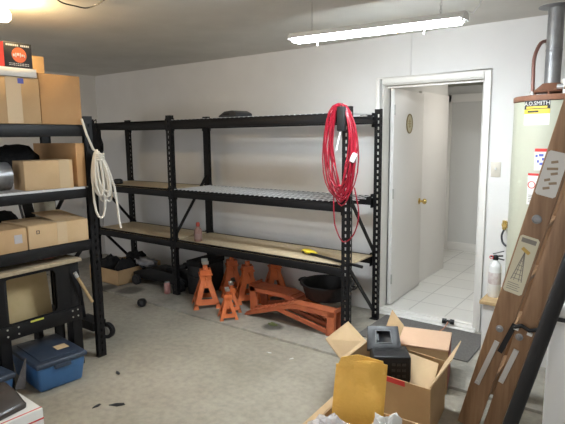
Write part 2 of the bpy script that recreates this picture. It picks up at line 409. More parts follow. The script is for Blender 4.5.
for (xa, xb) in ((PX[0],PX[1]),(PX[1],PX[2])):
    for lv, z in ZT.items():
        for y in (RF+.002,RB-.042):
            m = MB(); yo = y
            m.box((xa+.037,yo,z-.075),(xb-.037,yo+.04,z-.012)); m.box((xa+.037,yo+(.016 if y < 3.6 else 0),z-.012),(xb-.037,yo+(.04 if y < 3.6 else .024),z+.005))
            for xe, sg in ((xa+.037,1),(xb-.037,-1)): m.box((xe,yo-.004,z-.10),(xe+sg*.006,yo+.044,z+.02))
            m.obj('beam', BLACK, rk, bevel=.002)
        wide = xb-xa > 1.6
        if wide and lv != 'bottom':
            m = MB(); n = 36
            for k in range(n):
                x = xa+.05+(xb-xa-.1)*k/(n-1); m.box((x-.0045,RF+.004,z+.002),(x+.0045,RB-.02,z+.008))
            for k in range(5):
                y = RF+.03+(RB-RF-.06)*k/4; m.box((xa+.03,y-.003,z-.012),(xb-.03,y+.003,z-.006))
            lab(m.obj('wire_deck', WIRE, rk, smooth=False), 'wire mesh deck')
        else:
            m = MB(); m.box((xa+.03,RF+.018,z-.012),(xb-.03,RB-.02,z+(.003 if lv != 'top' else 0)))
            m.obj('shelf_board', PART if lv != 'top' else BLACK, rk, bevel=.001)
            if lv != 'top':
                pass
for z in (.30,):
    pass
SH = {k: v+ST+.003 for k, v in ZT.items()}

# things on this rack
m = MB()
cs = thing('plastic_case', 'dark grey tapered plastic case on top of the black rack', 'case', (-3.17,3.56,ZT['top']+ST+.012), R(-6))
m.prism([(-.12,-.09,0),(.12,-.09,0),(.12,-.09,.03),(.06,-.09,.055),(-.04,-.09,.05),(-.12,-.09,.012)],(0,.2,0)); m.obj('body', DARKG, cs, bevel=.006)
m = MB(); m.box((-.05,-.093,.018),(.03,-.085,.03)); m.obj('latch', BLACK2, cs)
bo = thing('spray_bottle', 'small pinkish bottle with red cap on the bottom shelf board', 'bottle', (-3.665,3.53,SH['bottom']+.001))
m = MB(); m.lathe([(.0,0),(.036,0),(.039,.006),(.039,.105),(.036,.12),(.02,.14),(.016,.145),(.016,.155)]); m.obj('body', BOTTLE, bo)
m = MB(); m.lathe([(.018,.15),(.019,.155),(.019,.185),(.012,.192),(0,.192)]); m.obj('cap', mat('red_cap',(.40,.07,.05),.4), bo)
m = MB(); m.lathe([(.0395,.025),(.0398,.03),(.0398,.075),(.0395,.08)]); m.obj('label', mat('dull_pink_label',(.27,.17,.15),.6), bo)
br = thing('snow_brush', 'snow brush with yellow head and black handle on the bottom shelf', 'brush', (-2.42,3.640,SH['bottom']))
hd = V((.60,-.165,0)).normalized()
T = frame((0,0,0), hd, (-hd.y, hd.x, 0)); 
m = MB(); m.X = T; m.tube([(-.02,0,.02),(.12,0,.016),(.3,0,.016),(.64,0,.016)],[.012,.011,.010,.013],10); m.obj('handle', BLACK2, br)
m = MB(); m.X = T; m.blob((.0,.012,.026),(.09,.035,.022),3,.18); m.obj('bristles', YELBR, br)
m = MB(); m.X = T; m.box((-.06,-.018,.008),(.09,.0,.03)); m.obj('head', BLACK2, br, bevel=.004)
# left bay
bg = thing('hanging_bag', 'black mesh bag hanging at the left end of the rack', 'bag', (-5.06,3.355,1.36))
m = MB(); m.blob((0,0,.21),(.13,.05,.22),5,.18); m.obj('body', BLKCL, bg)
m = MB(); m.tube([(-.03,0,.40),(-.02,.02,.46),(0,.03,.475),(.02,.02,.46),(.03,0,.40)],.006,6); m.obj('strap', BLKCL, bg)
m = MB(); m.lathe([(0,0),(.05,0),(.055,.01),(.05,.045),(.03,.055),(0,.057)]); o = m.obj('cap_lid', BLACK2); o.location = (-4.98,3.57,SH['middle']+.001); tag(o, 'small black lid on the middle shelf of the left bay', 'lid')
# carton under the left bay
def open_carton(root, w_, d_, h_, mt, t=.006):
    m = MB()
    m.box((0,0,0),(w_,d_,t)); m.box((0,0,0),(w_,t,h_)); m.box((0,d_-t,0),(w_,d_,h_)); m.box((0,t,0),(t,d_-t,h_)); m.box((w_-t,t,0),(w_,d_-t,h_))
    return m.obj('body', mt, root)
cb = thing('cardboard_box', 'open brown carton of black gear on the floor under the left bay', 'box', (-5.22,3.29,ST))
open_carton(cb, .53, .60, .165, CARD)
for k, (x, y, z, a, b, c) in enumerate(((-5.07,3.47,.145,.10,.11,.11),(-4.83,3.50,.145,.095,.12,.10),(-4.96,3.74,.15,.17,.10,.12))):
    m = MB(); m.blob((0,0,0),(a,b,c),11+k,.22); o = m.obj('black_bundle', BLKCL); o.location = (x,y,z+ST+.005)
    tag(o, ('black bundle at the front left in the open brown carton', 'black bundle at the front right in the open brown carton', 'black bundle at the back of the open brown carton')[k], 'bundle')
m = MB(); m.blob((0,0,0),(.17,.09,.045),31,.3); o = m.obj('grey_rag', GREYCL); o.location = (-4.62,3.62,.235); tag(o, 'crumpled grey rag lying on the black machine under the left bay', 'cloth')
# black wheeled machine
mc = thing('floor_jack', 'black wheeled floor jack in the shade under the left bay', 'jack', (-4.33,3.62,ST), R(8))
m = MB(); m.prism([(-.34,-.11,.07),(.42,-.11,.05),(.42,-.11,.12),(.25,-.11,.17),(-.05,-.11,.20),(-.34,-.11,.13)],(0,.22,0)); m.obj('frame', BLACK, mc, bevel=.006)
m = MB(); m.bar((.1,0,.18),(.36,0,.25),.11,.05); m.lathe([(.0,.25),(.055,.25),(.06,.28),(.0,.28)], c=(.36,0,0)); m.obj('lift_arm', BLACK, mc, bevel=.004)
m = MB(); m.tube([(-.28,0,.15),(-.40,.02,.24)],.022,12); m.obj('handle_socket', BLACK2, mc)
for x in (-.27,.36):
    for y in (-.135,.135):
        m = MB(); m.cyl((x,y-.018,.055),(x,y+.018,.055),.055,n=22); wh = m.obj('wheel', RUBBER, mc)
        m = MB(); m.cyl((x,y-.021,.055),(x,y+.021,.055),.028,n=16); m.obj('hub', DARKG, wh)
tb = thing('tool_chest', 'black lidded tool chest in shadow behind the rack\'s front middle post', 'chest', (-3.80,3.70,ST), R(2))
m = MB(); m.box((-.05,-.17,0),(.13,.20,.30)); m.obj('body', BLACK2, tb, bevel=.01)
m = MB(); m.box((-.055,-.18,.30),(.138,.21,.36)); m.obj('lid', BLKCL, tb, bevel=.012)
m = MB(); m.tube([(-.0,-.17,.2),(-.0,-.20,.2),(.09,-.20,.2),(.09,-.17,.2)],.008,8); m.obj('handle', BLACK2, tb)
cn = thing('soda_can', 'reddish can standing beside the rack\'s front middle post', 'can', (-4.03,3.415,ST))
m = MB(); m.lathe([(.0,0),(.026,0),(.033,.008),(.033,.108),(.027,.12),(.0,.119)], n=24); m.obj('body', mat('faded_red_can',(.28,.10,.09),.4,.2,noise=(.38,.22,.20),nscale=14), cn)
m = MB(); m.lathe([(.0,.119),(.025,.1195),(.027,.122),(.0,.1215)], n=24); m.obj('lid', ALU, cn)
pl = thing('round_puck', 'round black cap lying on the floor before the left bay', 'puck', (-3.945,3.02,0), R(30))
m = MB(); m.X = frame((0,0,.045),(1,0,0),(0,.25,1)); m.lathe([(.0,-.03),(.036,-.03),(.042,-.02),(.042,.02),(.036,.03),(.028,.03),(.026,.01),(0,.01)], n=28); m.obj('body', BLACK2, pl)
m = MB(); m.X = frame((0,0,.045),(1,0,0),(0,.25,1)); m.lathe([(.0,.012),(.02,.012),(.018,.016),(0,.017)], n=20); m.obj('button', DARKG, pl)

# ---- jack stands
def jack_stand(label, loc, rz, k=1.0, ext=.04, proto=None):
    root = thing('jack_stand', label, 'jack stand', loc, rz, 'orange jack stands under the black rack')
    b, t, h = .125*k, .050*k, .245*k; th = .004
    m = MB()
    for q in range(4):
        Rz = M4.Rotation(q*pi/2,4,'Z'); m.X = Rz
        P = lambda x, z: (x, -(b+(t-b)*z/h), z)
        xo = lambda z: b+(t-b)*z/h
        e = .03*k
        def xi(z): return max(.004, xo(z)*.60-.006*k)
        z1, z2 = .085*k, .18*k
        if q % 2 == 0:
            m.ring([P(-xo(.045*k),.045*k),P(xo(.045*k),.045*k),P(xo(h),h),P(-xo(h),h)], [P(-xi(z1),z1),P(xi(z1),z1),P(xi(z2)*.5,z2),P(-xi(z2)*.5,z2)], (0,th,0))
        else:
            m.ring([P(-xo(.035*k),.035*k),P(xo(.035*k),.035*k),P(xo(h),h),P(-xo(h),h)], [P(-xi(z1)*.9,z1),P(xi(z1)*.9,z1),P(xi(z2)*.5,z2),P(-xi(z2)*.5,z2)], (0,th,0))
        for sx in (-1,1):
            m.prism([P(sx*xo(0),0),P(sx*(xo(0)-.05*k),0),P(sx*(xo(.046*k)-.03*k),.046*k),P(sx*xo(.046*k),.046*k)],(0,th,0))
    m.X = M4.Identity(4)
    m.obj('base', ORANGE, root, smooth=False)
    m = MB(); s_ = t*1.0
    m.ring([(-s_,-s_,h-.01),(s_,-s_,h-.01),(s_,s_,h-.01),(-s_,s_,h-.01)], [(-s_*.72,-s_*.72,h-.01),(s_*.72,-s_*.72,h-.01),(s_*.72,s_*.72,h-.01),(-s_*.72,s_*.72,h-.01)], (0,0,.105*k))
    m.box((-s_*1.2,-s_*1.2,h+.045*k),(s_*1.2,s_*1.2,h+.055*k))
    m.obj('collar', ORANGE, root, smooth=False)
    zt = h+.105*k+ext
    m = MB(); m.box((-.024*k,-.02*k,h-.05*k),(.024*k,.02*k,zt)); 
    for q in range(5): m.box((.024*k,-.014*k,zt-.02*k-q*.02*k),(.031*k,.014*k,zt-.01*k-q*.02*k))
    m.obj('ratchet_post', ORANGE, root, bevel=.003)
    m = MB(); m.prism([(-.06*k,-.028*k,zt+.034*k),(-.045*k,-.028*k,zt),(.045*k,-.028*k,zt),(.06*k,-.028*k,zt+.034*k),(.038*k,-.028*k,zt+.024*k),(0,-.028*k,zt+.014*k),(-.038*k,-.028*k,zt+.024*k)],(0,.056*k,0))
    lab(m.obj('saddle', STEEL, root, smooth=False), 'worn bare steel saddle')
    m = MB(); m.tube([(s_,0,h+.03*k),(s_+.03*k,0,h+.034*k),(s_+.07*k,0,h+.01*k),(s_+.085*k,0,h-.03*k)],.006*k,8); m.obj('lever', ORANGE, root)
    return root
G_ = 'orange jack stands under the black rack'
jA = jack_stand('tall orange jack stand leftmost of the cluster under the rack', (-3.43,3.38,ST), R(-40), 1.05, .045)
jC = dup(jA, (-3.19,3.72,ST), R(-40), 'tall orange jack stand right behind the small one')
jC2 = dup(jA, (-3.47,3.80,ST), R(-40), 'orange jack stand farthest back, seen between the two tall ones')
jF = dup(jA, (-3.05,3.98,ST), R(-40), 'rusty orange jack stand hidden behind the ramps\' left end')
jS = jack_stand('small orange jack stand standing frontmost of the cluster', (-3.02,3.24,ST), R(-38), .66, .02)
jS2 = dup(jS, (-3.12,3.40,ST), R(-38), 'small orange jack stand half hidden behind the frontmost one')

# ---- steel car ramps
def car_ramp(label, loc, rz, L=.92, W=.20, H=.205):
    root = thing('car_ramp', label, 'ramp', loc, rz, 'orange steel car ramps')
    prof = [(0,0),(.03,.035),(.48,H-.02),(.55,H),(L,H)]      # top line from low end to the raised end
    for y in (0,W-.006):
        m = MB()
        def P(x, z): return (x,y,z)
        top = [P(*q) for q in prof]; bot = [P(q[0]+.0, max(0,q[1]-.042)) for q in prof]
        for k in range(len(prof)-1):
            m.prism([bot[k],bot[k+1],top[k+1],top[k]] if k or True else [],(0,.006,0))
        m.obj('side_rail', RUST, root, smooth=False)
    m = MB()
    n = 12
    for k in range(len(prof)-1):
        (x0,z0),(x1,z1) = prof[k],prof[k+1]
        m.prism([(x0,0,z0),(x1,0,z1),(x1,0,z1-.005),(x0,0,z0-.005)],(0,W,0))
    for k in range(9):
        x = .08+k*.05; z = .035+(x-.03)/(.45)*(H-.055); m.box((x-.004,.01,z-.002),(x+.004,W-.01,z+.008))
    m.box((L-.012,0,H),(L,W,H+.025)); m.obj('tread_plate', RUST, root, smooth=False)
    for xq in ((L-.06),):
        for y in (0,W-.03):
            m = MB(); m.prism([(xq-.03,y,0),(xq+.045,y,0),(xq+.055,y,H-.004),(xq-.01,y,H-.004)],(0,.03,0)); m.obj('leg', RUST, root, smooth=False)
    for y in (0,W-.022):
        m = MB(); m.bar((.38,y+.011,H*.62),(L-.07,y+.011,.03),.022,.035); m.obj('brace', RUST, root, smooth=False)
    m = MB(); m.box((L-.075,0.0,.0),(L-.03,W,.012)); m.obj('foot_bar', RUST, root)
    return root
car_ramp('rusty orange car ramp in front, its raised end at the right post', (-2.955,3.385,ST), R(-.3), .965, .125, .205)
rp = car_ramp('rusty orange car ramp behind, its raised end toward the jack stands', (-2.06,3.715,ST), R(180), .95, .19, .225)
# black rubber tub
tu = thing('rubber_tub', 'round black rubber tub on the ramps under the rack', 'tub', (-2.26,3.70,ST+.207), 0)
m = MB(); m.lathe([(0,0),(.17,0),(.19,.012),(.222,.125),(.238,.128),(.24,.138),(.228,.142),(.212,.135),(.182,.022),(.165,.014),(0,.014)], n=40); m.obj('body', BLACK2, tu)
for s_ in (-1,1):
    m = MB(); m.tube([(s_*.225,-.05,.12),(s_*.265,-.045,.125),(s_*.275,0,.127),(s_*.265,.045,.125),(s_*.225,.05,.12)],.011,8); m.obj('handle', BLACK2, tu)

# ---- red extension cord on the right front post
ec = thing('extension_cord', 'coiled red extension cord hanging on the rack\'s right front post', 'cord', (-1.955,3.405,1.12))
rn = random.Random(4); m = MB(); path = []
N = 15
for k in range(N):
    wx = rn.uniform(.075,.145); zc = rn.uniform(-.03,.05); hh = rn.uniform(.33,.375); ox = rn.uniform(-.02,.02); yo = -.004-.028*rn.random()
    top = .745-.012*rn.random()
    for t in range(22):
        a = pi/2+2*pi*t/22
        z = top-hh+hh*sin(a)+ (zc if sin(a) < 0 else zc*(1+sin(a))/2 if False else zc*max(0,-sin(a)))
        x = ox+wx*cos(a)*(1 if k % 4 else (1-.9*max(0,cos(a*1-pi/2)*-1)))
        path.append((x, yo-.012*sin(3*a+k)-.01*(sin(a) > .8), z))
m.tube(path, .0052, 7); m.obj('coil', REDCORD, ec)
m = MB(); m.tube(arc([(-.06,-.012,.06),(-.055,-.015,-.1),(-.04,-.015,-.2),(.03,-.02,-.305),(.12,-.02,-.24),(.16,-.015,-.08),(.12,-.012,.12)]), .0052, 7); m.obj('loose_loop', REDCORD, ec)
m = MB(); m.X = M4.Rotation(R(25),4,'Y'); m.box((-.05,-.055,.33),(-.01,-.03,.40)); lab(m.obj('plug', WHITE, ec, bevel=.006), 'white plug')
m = MB(); m.tube([(-.02,-.045,.40),(.0,-.05,.47),(.02,-.045,.55)],.006,6); lab(m.obj('white_tail', WHITE, ec), 'white lead')
m = MB(); m.box((-.01,-.062,.54),(.06,-.03,.72)); lab(m.obj('strap', BLACK2, ec, bevel=.008), 'black hook strap')

# ================================================================== LEFT RACK
LX, LB, Y0, Y1 = -3.264, -3.87, .55, 2.152
lr = thing('storage_rack', 'black steel rack at the left loaded with cardboard boxes', 'shelving', (0,0,0))
for x, n in ((LX,0),(LB,1)):
    for y in (Y0,Y1-.065):
        m = MB()
        m.slot_plate((x-(.003 if n == 0 else 0),y,0),(0,1,0),.065,1.78,.003,(1,0,0),hw=.013,hh=.024,pitch_=.052); m.box((x-.036 if n == 0 else x+.03,y,0),(x-.033 if n == 0 else x+.033,y+.062,1.78))
        m.slot_plate((x-(.045 if n == 0 else -.045)*1 if n == 0 else x,y+.062,0),(1,0,0),.045,1.78,.003,(0,1,0))
        m.box((x-.048 if n == 0 else x,y,0),(x if n == 0 else x+.048,y+.065,.004))
        m.obj('post', BLACK, lr, smooth=False)
LZ = {'top':1.715,'middle':1.285,'lower':.905}
for lv, z in LZ.items():
    for x in (LX-.042, LB+.002):
        m = MB(); m.box((x,Y0+.085,z-.075),(x+.04,Y1-.065,z-.002)); m.obj('beam', BLACK, lr, bevel=.002)
    if lv == 'middle':
        m = MB()
        for k in range(40): y = Y0+.03+(Y1-Y0-.06)*k/39; m.box((LB+.01,y-.003,z-.002),(LX+.004,y+.003,z+.004))
        for k in range(5): x = LB+.02+(LX-LB-.03)*k/4; m.box((x-.003,Y0+.01,z-.007),(x+.003,Y1-.0,z-.001))
        m.box((LX+.001,Y0+.09,z-.010),(LX+.005,Y1-.09,z+.005))
        lab(m.obj('wire_deck', WIRE, lr, smooth=False), 'wire mesh deck')
    else:
        m = MB(); m.box((LB+.01,Y0+.01,z-.006),(LX-.01,Y1-.01,z+.003)); m.obj('shelf_board', BLACK, lr)
for y in (Y0+.03,Y1-.03):
    for za, zb in ((1.55,1.0),(.95,.45)):
        m = MB(); m.bar((LX-.04,y,za),(LB+.04,y,zb),.03,.012,(0,1,0)); m.obj('brace', BLACK, lr)

def carton(label, lo, hi, mt, tape=None, rz=0, group=None, seam=True, name='cardboard_box'):
    """closed carton, lo/hi in world axes, x+ is the face toward the room"""
    c = ((lo[0]+hi[0])/2,(lo[1]+hi[1])/2,lo[2]); hx, hy, h = (hi[0]-lo[0])/2,(hi[1]-lo[1])/2,hi[2]-lo[2]
    root = thing(name, label, 'box', c, rz, group)
    m = MB(); m.box((-hx,-hy,0),(hx,hy,h)); m.obj('body', mt, root, bevel=.004)
    if seam:
        m = MB(); m.box((-hx+.002,-hy-.0,h-.0005),(hx-.002,-.002,h+.003)); m.box((-hx+.002,.002,h-.0005),(hx-.002,hy,h+.003)); m.obj('lid_flap', mt, root)
    if tape:
        y0, y1 = tape
        m = MB(); m.box((hx-.001,y0-(lo[1]+hi[1])/2,h*.0+.004),(hx+.0015,y1-(lo[1]+hi[1])/2,h+.003)); m.box((-hx,y0-(lo[1]+hi[1])/2,h+.001),(hx+.0015,y1-(lo[1]+hi[1])/2,h+.0045))
        m.obj('tape', TAPE, root)
    return root
zt = LZ['top']+.004; GB = 'cardboard boxes on the left rack'
b1 = carton('big taped cardboard box under the white box on the top shelf', (-3.70,1.36,zt),(-3.265,1.784,zt+.285), CARD, (1.57,1.665), group=GB)
m = MB(); m.box((.2175,.075,.25),(.2195,.112,.282)); m.X = M4.Identity(4); m.obj('shipping_mark', BLUEP, b1)
b2 = carton('big plain cardboard box at the right end of the top shelf', (-3.70,1.795,zt),(-3.272,2.083,zt+.325), CARD3, None, R(-1), GB)
carton('plain tan box at the back of the top shelf behind the product box', (-3.85,1.94,zt),(-3.71,2.08,zt+.50), CARD, None, 0, GB)
wb = carton('flat white cardboard box under the black and red box', (-3.62,1.30,zt+.292),(-3.26,1.773,zt+.342), PAPER, None, 0, None, True, 'flat_box')
pb = thing('product_box', 'black product box with red side and round red emblem, topmost on the rack', 'box', (-3.40,1.666,zt+.347))
m = MB(); m.box((-.135,-.087,0),(.135,.087,.15)); m.obj('body', INK, pb, bevel=.002)
m = MB(); m.box((-.134,-.0885,.002),(.134,-.0865,.148)); lab(m.obj('side_panel', REDP, pb), 'red end panel')
m = MB(); m.X = frame((.1355,.005,.075),(0,1,0),(0,0,1)); m.lathe([(0,0),(.046,0),(.046,.001),(0,.001)], n=32); lab(m.obj('emblem', ORP, pb), 'round red emblem')
m = MB(); m.X = frame((.1368,.005,.075),(0,1,0),(0,0,1)); m.box((-.04,-.01,0),(-.028,.006,.001)); m.box((-.024,-.014,0),(-.018,.012,.001)); m.box((-.014,-.004,0),(.0,.012,.001)); m.box((.004,-.012,0),(.01,.014,.001)); m.box((.014,-.006,0),(.026,.006,.001)); m.box((.03,-.012,0),(.036,.004,.001)); m.obj('emblem_lettering', PAPER, pb)
m = MB(); m.X = frame((.1355,0,.075),(0,1,0),(0,0,1))
for k in range(13):
    if k not in (7,): m.box((-.072+k*.0112,.052,0),(-.064+k*.0112,.063,.001))
for r_ in range(2):
    x = -.06
    while x < .06: l_ = .006+.008*((x*977+r_*3) % 1); m.box((x,-.054-r_*.010,0),(x+l_,-.050-r_*.010,.001)); x += l_+.004
m.obj('printing', PAPER, pb)
zm = LZ['middle']+.005
b5 = carton('weathered tan box in front on the middle wire shelf', (-3.47,1.665,zm),(-3.27,1.985,zm+.19), CARD2, (1.89,1.96), R(-7), GB)
b6 = carton('taller box at the right end of the middle shelf', (-3.84,2.015,zm),(-3.272,2.083,zm+.30), CARD3, None, 0, GB)
# carton right end nearest post
fr = thing('film_roll', 'dark silvery roll of plastic film on the middle shelf', 'roll', (-3.42,1.34,zm+.095))
m = MB(); m.cyl((0,-.30,0),(0,.265,0),.092,n=28); m.obj('film', FOIL, fr)
m = MB(); m.cyl((0,-.305,0),(0,.27,0),.03,n=16); m.obj('core', CARD, fr)
m = MB(); m.blob((0,0,.085),(.10,.17,.125),41,.2); o = m.obj('black_bundle', BLKCL); o.location = (-3.70,1.80,zm+.088); tag(o, 'black cloth bundle behind the weathered tan box on the middle shelf', 'bundle')
zl = LZ['lower']+.004
b7 = carton('cardboard box with faded purple print at the left on the lower shelf', (-3.66,1.20,zl),(-3.262,1.625,zl+.145), CARD, None, 0, GB)
for (y, z, a) in ((-.10,.02,.05),(-.10,.09,.05),(.13,.055,.0)):
    m = MB()
    if a: m.X = frame((.1995,y,z),(0,1,.25),(0,-.25,1)); m.box((-.0,.0,0),(.075,.016,.001)); m.box((.01,.02,0),(.085,.036,.001)); m.obj('printed_stripe', mat('faded_purple',(.42,.27,.24),.8), b7)
    else: m.box((.199,y,z),(.2005,y+.05,z+.055)); m.obj('paper_label', mat('dull_label',(.42,.40,.42),.7), b7)
b8 = carton('wide low cardboard box beside the purple printed one on the lower shelf', (-3.64,1.64,zl),(-3.258,2.065,zl+.150), CARD2, (1.835,1.905), R(-1.5), GB, False)
m = MB(); m.X = frame((0,0,.151),(1,0,0),(0,1,0)); m.box((-.19,-.21,0),(.19,.0,.003)); m.X = frame((.19,.0,.151),(-1,0,.10),(0,1,0)); m.box((0,.0,0),(.38,.21,.003)); m.obj('lid_flap', CARD2, b8)
m = MB(); m.X = frame((.1915,-.16,.095),(0,1,0),(0,0,1)); m.ring([(0,0,0),(.022,0,0),(.022,.024,0),(0,.024,0)],[(.004,.004,0),(.018,.004,0),(.018,.02,0),(.004,.02,0)],(0,0,.001)); m.obj('printed_square', INK, b8)
# behind these boxes
dk = thing('hardback_book', 'dark hardback standing tilted behind the boxes on the lower shelf', 'book', (-3.765,1.885,zl+.003), 0)
m = MB(); m.X = M4.Rotation(R(10),4,'X'); m.box((-.03,0,0),(.0,.09,.24)); m.obj('cover', BLACK2, dk); m = MB(); m.X = M4.Rotation(R(10),4,'X'); m.box((-.027,.004,.002),(.001,.012,.235)); m.obj('spine', PAPER, dk)
carton('small grey tan box at the back right of the lower shelf', (-3.86,1.99,zl),(-3.70,2.08,zl+.24), mat('grey_card',(.34,.30,.22),.8), None, 0, GB)
m = MB(); m.blob((0,0,.06),(.06,.12,.10),43,.15); o = m.obj('black_bundle', BLKCL); o.location = (-3.745,1.69,zl+.055); tag(o, 'black bundle behind the purple printed box on the lower shelf', 'bundle')

# ---- workbench under the rack
wb = thing('workbench', 'black metal workbench with worn board top under the left rack', 'workbench', (-3.55,1.50,0))
m = MB(); m.box((-.30,-.62,.765),(.300,.49,.79)); lab(m.obj('top', PARTE, wb, bevel=.002), 'worn wooden top board')
for y in (-.60,-.10,.40):
    m = MB(); m.box((.20,y,0),(.275,y+.008,.765)); m.box((.268,y,0),(.275,y+.075,.765)); m.obj('leg', BLACK, wb, bevel=.002)
    m = MB(); m.box((-.28,y,0),(-.21,y+.008,.765)); m.box((-.28,y,0),(-.273,y+.07,.765)); m.obj('leg', BLACK, wb, bevel=.002)
m = MB()                                        # front sheet with rounded opening between the legs
ya, yb, za, zb = -.10, .40, .36, .765
def rr(y0,y1,z0,z1,r,n=5):
    pts = []
    for cy,cz,a0 in ((y1-r,z1-r,0),(y0+r,z1-r,90),(y0+r,z0+r,180),(y1-r,z0+r,270)):
        for k in range(n): a = R(a0+90*k/(n-1)); pts.append((.275,cy+r*cos(a),cz+r*sin(a)))
    return pts
m.ring(rr(ya,yb,za,zb,.002), rr(-.045,.30,.45,.742,.035), (.006,0,0)); m.obj('front_panel', BLACK, wb, smooth=False)
m = MB(); m.box((.275,-.62,.345),(.290,.475,.44)); ap = m.obj('apron', BLACK, wb, bevel=.003)
m = MB()
for y in (-.05,.02,.40,.44): m.cyl((.290,y,.375),(.293,y,.375),.006,n=10); m.cyl((.290,y,.42),(.293,y,.42),.006,n=10)
m.obj('bolt', STEEL, ap)
m = MB(); m.box((.2902,.10,.425),(.292,.19,.437)); lab(m.obj('sticker', mat('yellow_green_sticker',(.62,.60,.10),.6), ap), 'yellow sticker')
m = MB(); m.box((-.28,-.60,.36),(.27,.47,.372)); m.obj('lower_tray', BLACK, wb)
for y in (.33,.36): 
    m = MB(); m.box((.18,y,.372),(.20,y+.012,.76)); m.obj('slide_bar', BLACK, wb)
bd = thing('hardboard_sheet', 'tan hardboard sheet leaning inside the black workbench', 'board', (-3.42,1.48,.374))
m = MB(); m.X = M4.Rotation(R(-9),4,'Y'); m.box((0,-.10,0),(.006,.36,.375)); m.obj('sheet', MANILA, bd, bevel=.002)
bd['label'] = 'tan hardboard sheet leaning inside the black workbench'
m = MB(); m.blob((0,0,.03),(.05,.13,.032),51,.3); o = m.obj('red_rag', mat('dull_red_cloth',(.30,.10,.07),.9)); o.location = (-3.38,1.77,.806); tag(o, 'dull reddish rag on the workbench top', 'cloth')
st = thing('wooden_stick', 'pale wooden stick leaning between the workbench and rack post', 'stick', (-3.215,2.03,.46))
m = MB(); m.cyl((0,0,0),(-.02,-.09,.20),.011,n=12); m.obj('shaft', WOODL, st)
m = MB(); m.cyl((-.02,-.09,.20),(-.0235,-.106,.235),.013,n=12); lab(m.obj('ferrule', ALU, st), 'silver tip')
hw = thing('hand_truck', 'small black wheeled cart frame behind the left rack\'s corner post', 'cart', (-3.58,2.31,0))
m = MB(); m.tube([(-.2,.0,.10),(.02,.0,.12)],.02,10); m.tube([(-.2,.0,.10),(-.24,-.02,.55)],.014,8); m.box((-.25,-.06,.08),(.0,.06,.15)); m.obj('frame', BLACK, hw)
m = MB(); m.X = frame((.03,.05,.065),(1,.3,0),(0,0,1)); m.lathe([(0,-.015),(.04,-.015),(.065,-.018),(.065,.018),(.04,.015),(0,.015)], n=28); wh = m.obj('wheel', RUBBER, hw)
m = MB(); m.X = frame((.03,.05,.065),(1,.3,0),(0,0,1)); m.lathe([(.028,.013),(.032,.019),(.036,.016)], n=24); m.lathe([(0,.014),(.016,.018),(0,.019)], n=16); lab(m.obj('hub', STEEL, wh), 'steel hub ring')
# blue totes
def tote(label, loc, rz, w_=.42, d_=.29, h_=.21):
    root = thing('storage_tote', label, 'tote', loc, rz, 'blue storage totes')
    m = MB(); a, b = w_/2, d_/2; k = .88
    vs = [(-a*k,-b*k,0),(a*k,-b*k,0),(a*k,b*k,0),(-a*k,b*k,0),(-a,-b,h_-.03),(a,-b,h_-.03),(a,b,h_-.03),(-a,b,h_-.03)]
    m.add(vs, [(0,3,2,1),(0,1,5,4),(1,2,6,5),(2,3,7,6),(3,0,4,7),(4,5,6,7)]); m.obj('body', BLUE, root, bevel=.018, seg=3)
    m = MB(); m.box((-a-.01,-b-.01,h_-.035),(a+.01,b+.01,h_)); li = m.obj('lid', BLUED, root, bevel=.012, seg=3)
    m = MB(); m.box((-a+.035,-b+.035,h_-.001),(a-.035,b-.035,h_+.007)); m.obj('lid_panel', BLUED, li, bevel=.005)
    for sx in (-1,1):
        m = MB(); m.box((sx*(a-.012),-.055,h_-.06),(sx*(a+.014),.055,h_-.030)); m.obj('handle', BLUED, root, bevel=.006)
    return root
t1 = tote('blue storage tote with dark lid under the workbench', (-3.28,1.705,0), R(-6), .46, .32, .205)
m = MB(); m.box((.02,.03,.2125),(.10,.11,.2135)); lab(m.obj('note', CARDIN, t1), 'small paper note')
t2 = dup(t1, (-3.32,1.22,0), R(4), 'second blue tote cut by the left edge of the photo')
wbx = thing('mailing_box', 'white mailing box with a red line in the bottom left corner', 'box', (-2.72,1.10,0), R(-2))
m = MB(); m.box((-.20,-.2,0),(.16,.185,.20)); m.obj('body', PAPER, wbx, bevel=.004)
m = MB(); m.box((.1595,-.2,.140),(.1612,.186,.148)); m.box((-.2,.1845,.14),(.161,.1862,.148)); m.box((.1,.1848,.04),(.13,.1862,.09)); m.box((-.195,-.19,.2),(-.185,.185,.2012)); m.box((.14,-.19,.2),(.148,.185,.2012)); m.obj('red_print', REDP, wbx)
bz = thing('instrument_surround', 'dark smoky plastic cover on the white mailing box', 'cover', (-2.75,1.19,.203), R(8))
m = MB()
m.prism([(-.14,-.22,0),(.13,-.22,0),(.13,-.22,.02),(.06,-.22,.07),(-.04,-.22,.11),(-.14,-.22,.08)],(0,.25,0)); m.obj('shell', SMOKE, bz, bevel=.02, seg=3)
m = MB(); m.prism([(-.10,.11,.01),(-.03,.12,.02),(-.09,.18,.17)],(.012,.0,0)); m.obj('fin', SMOKE, bz)

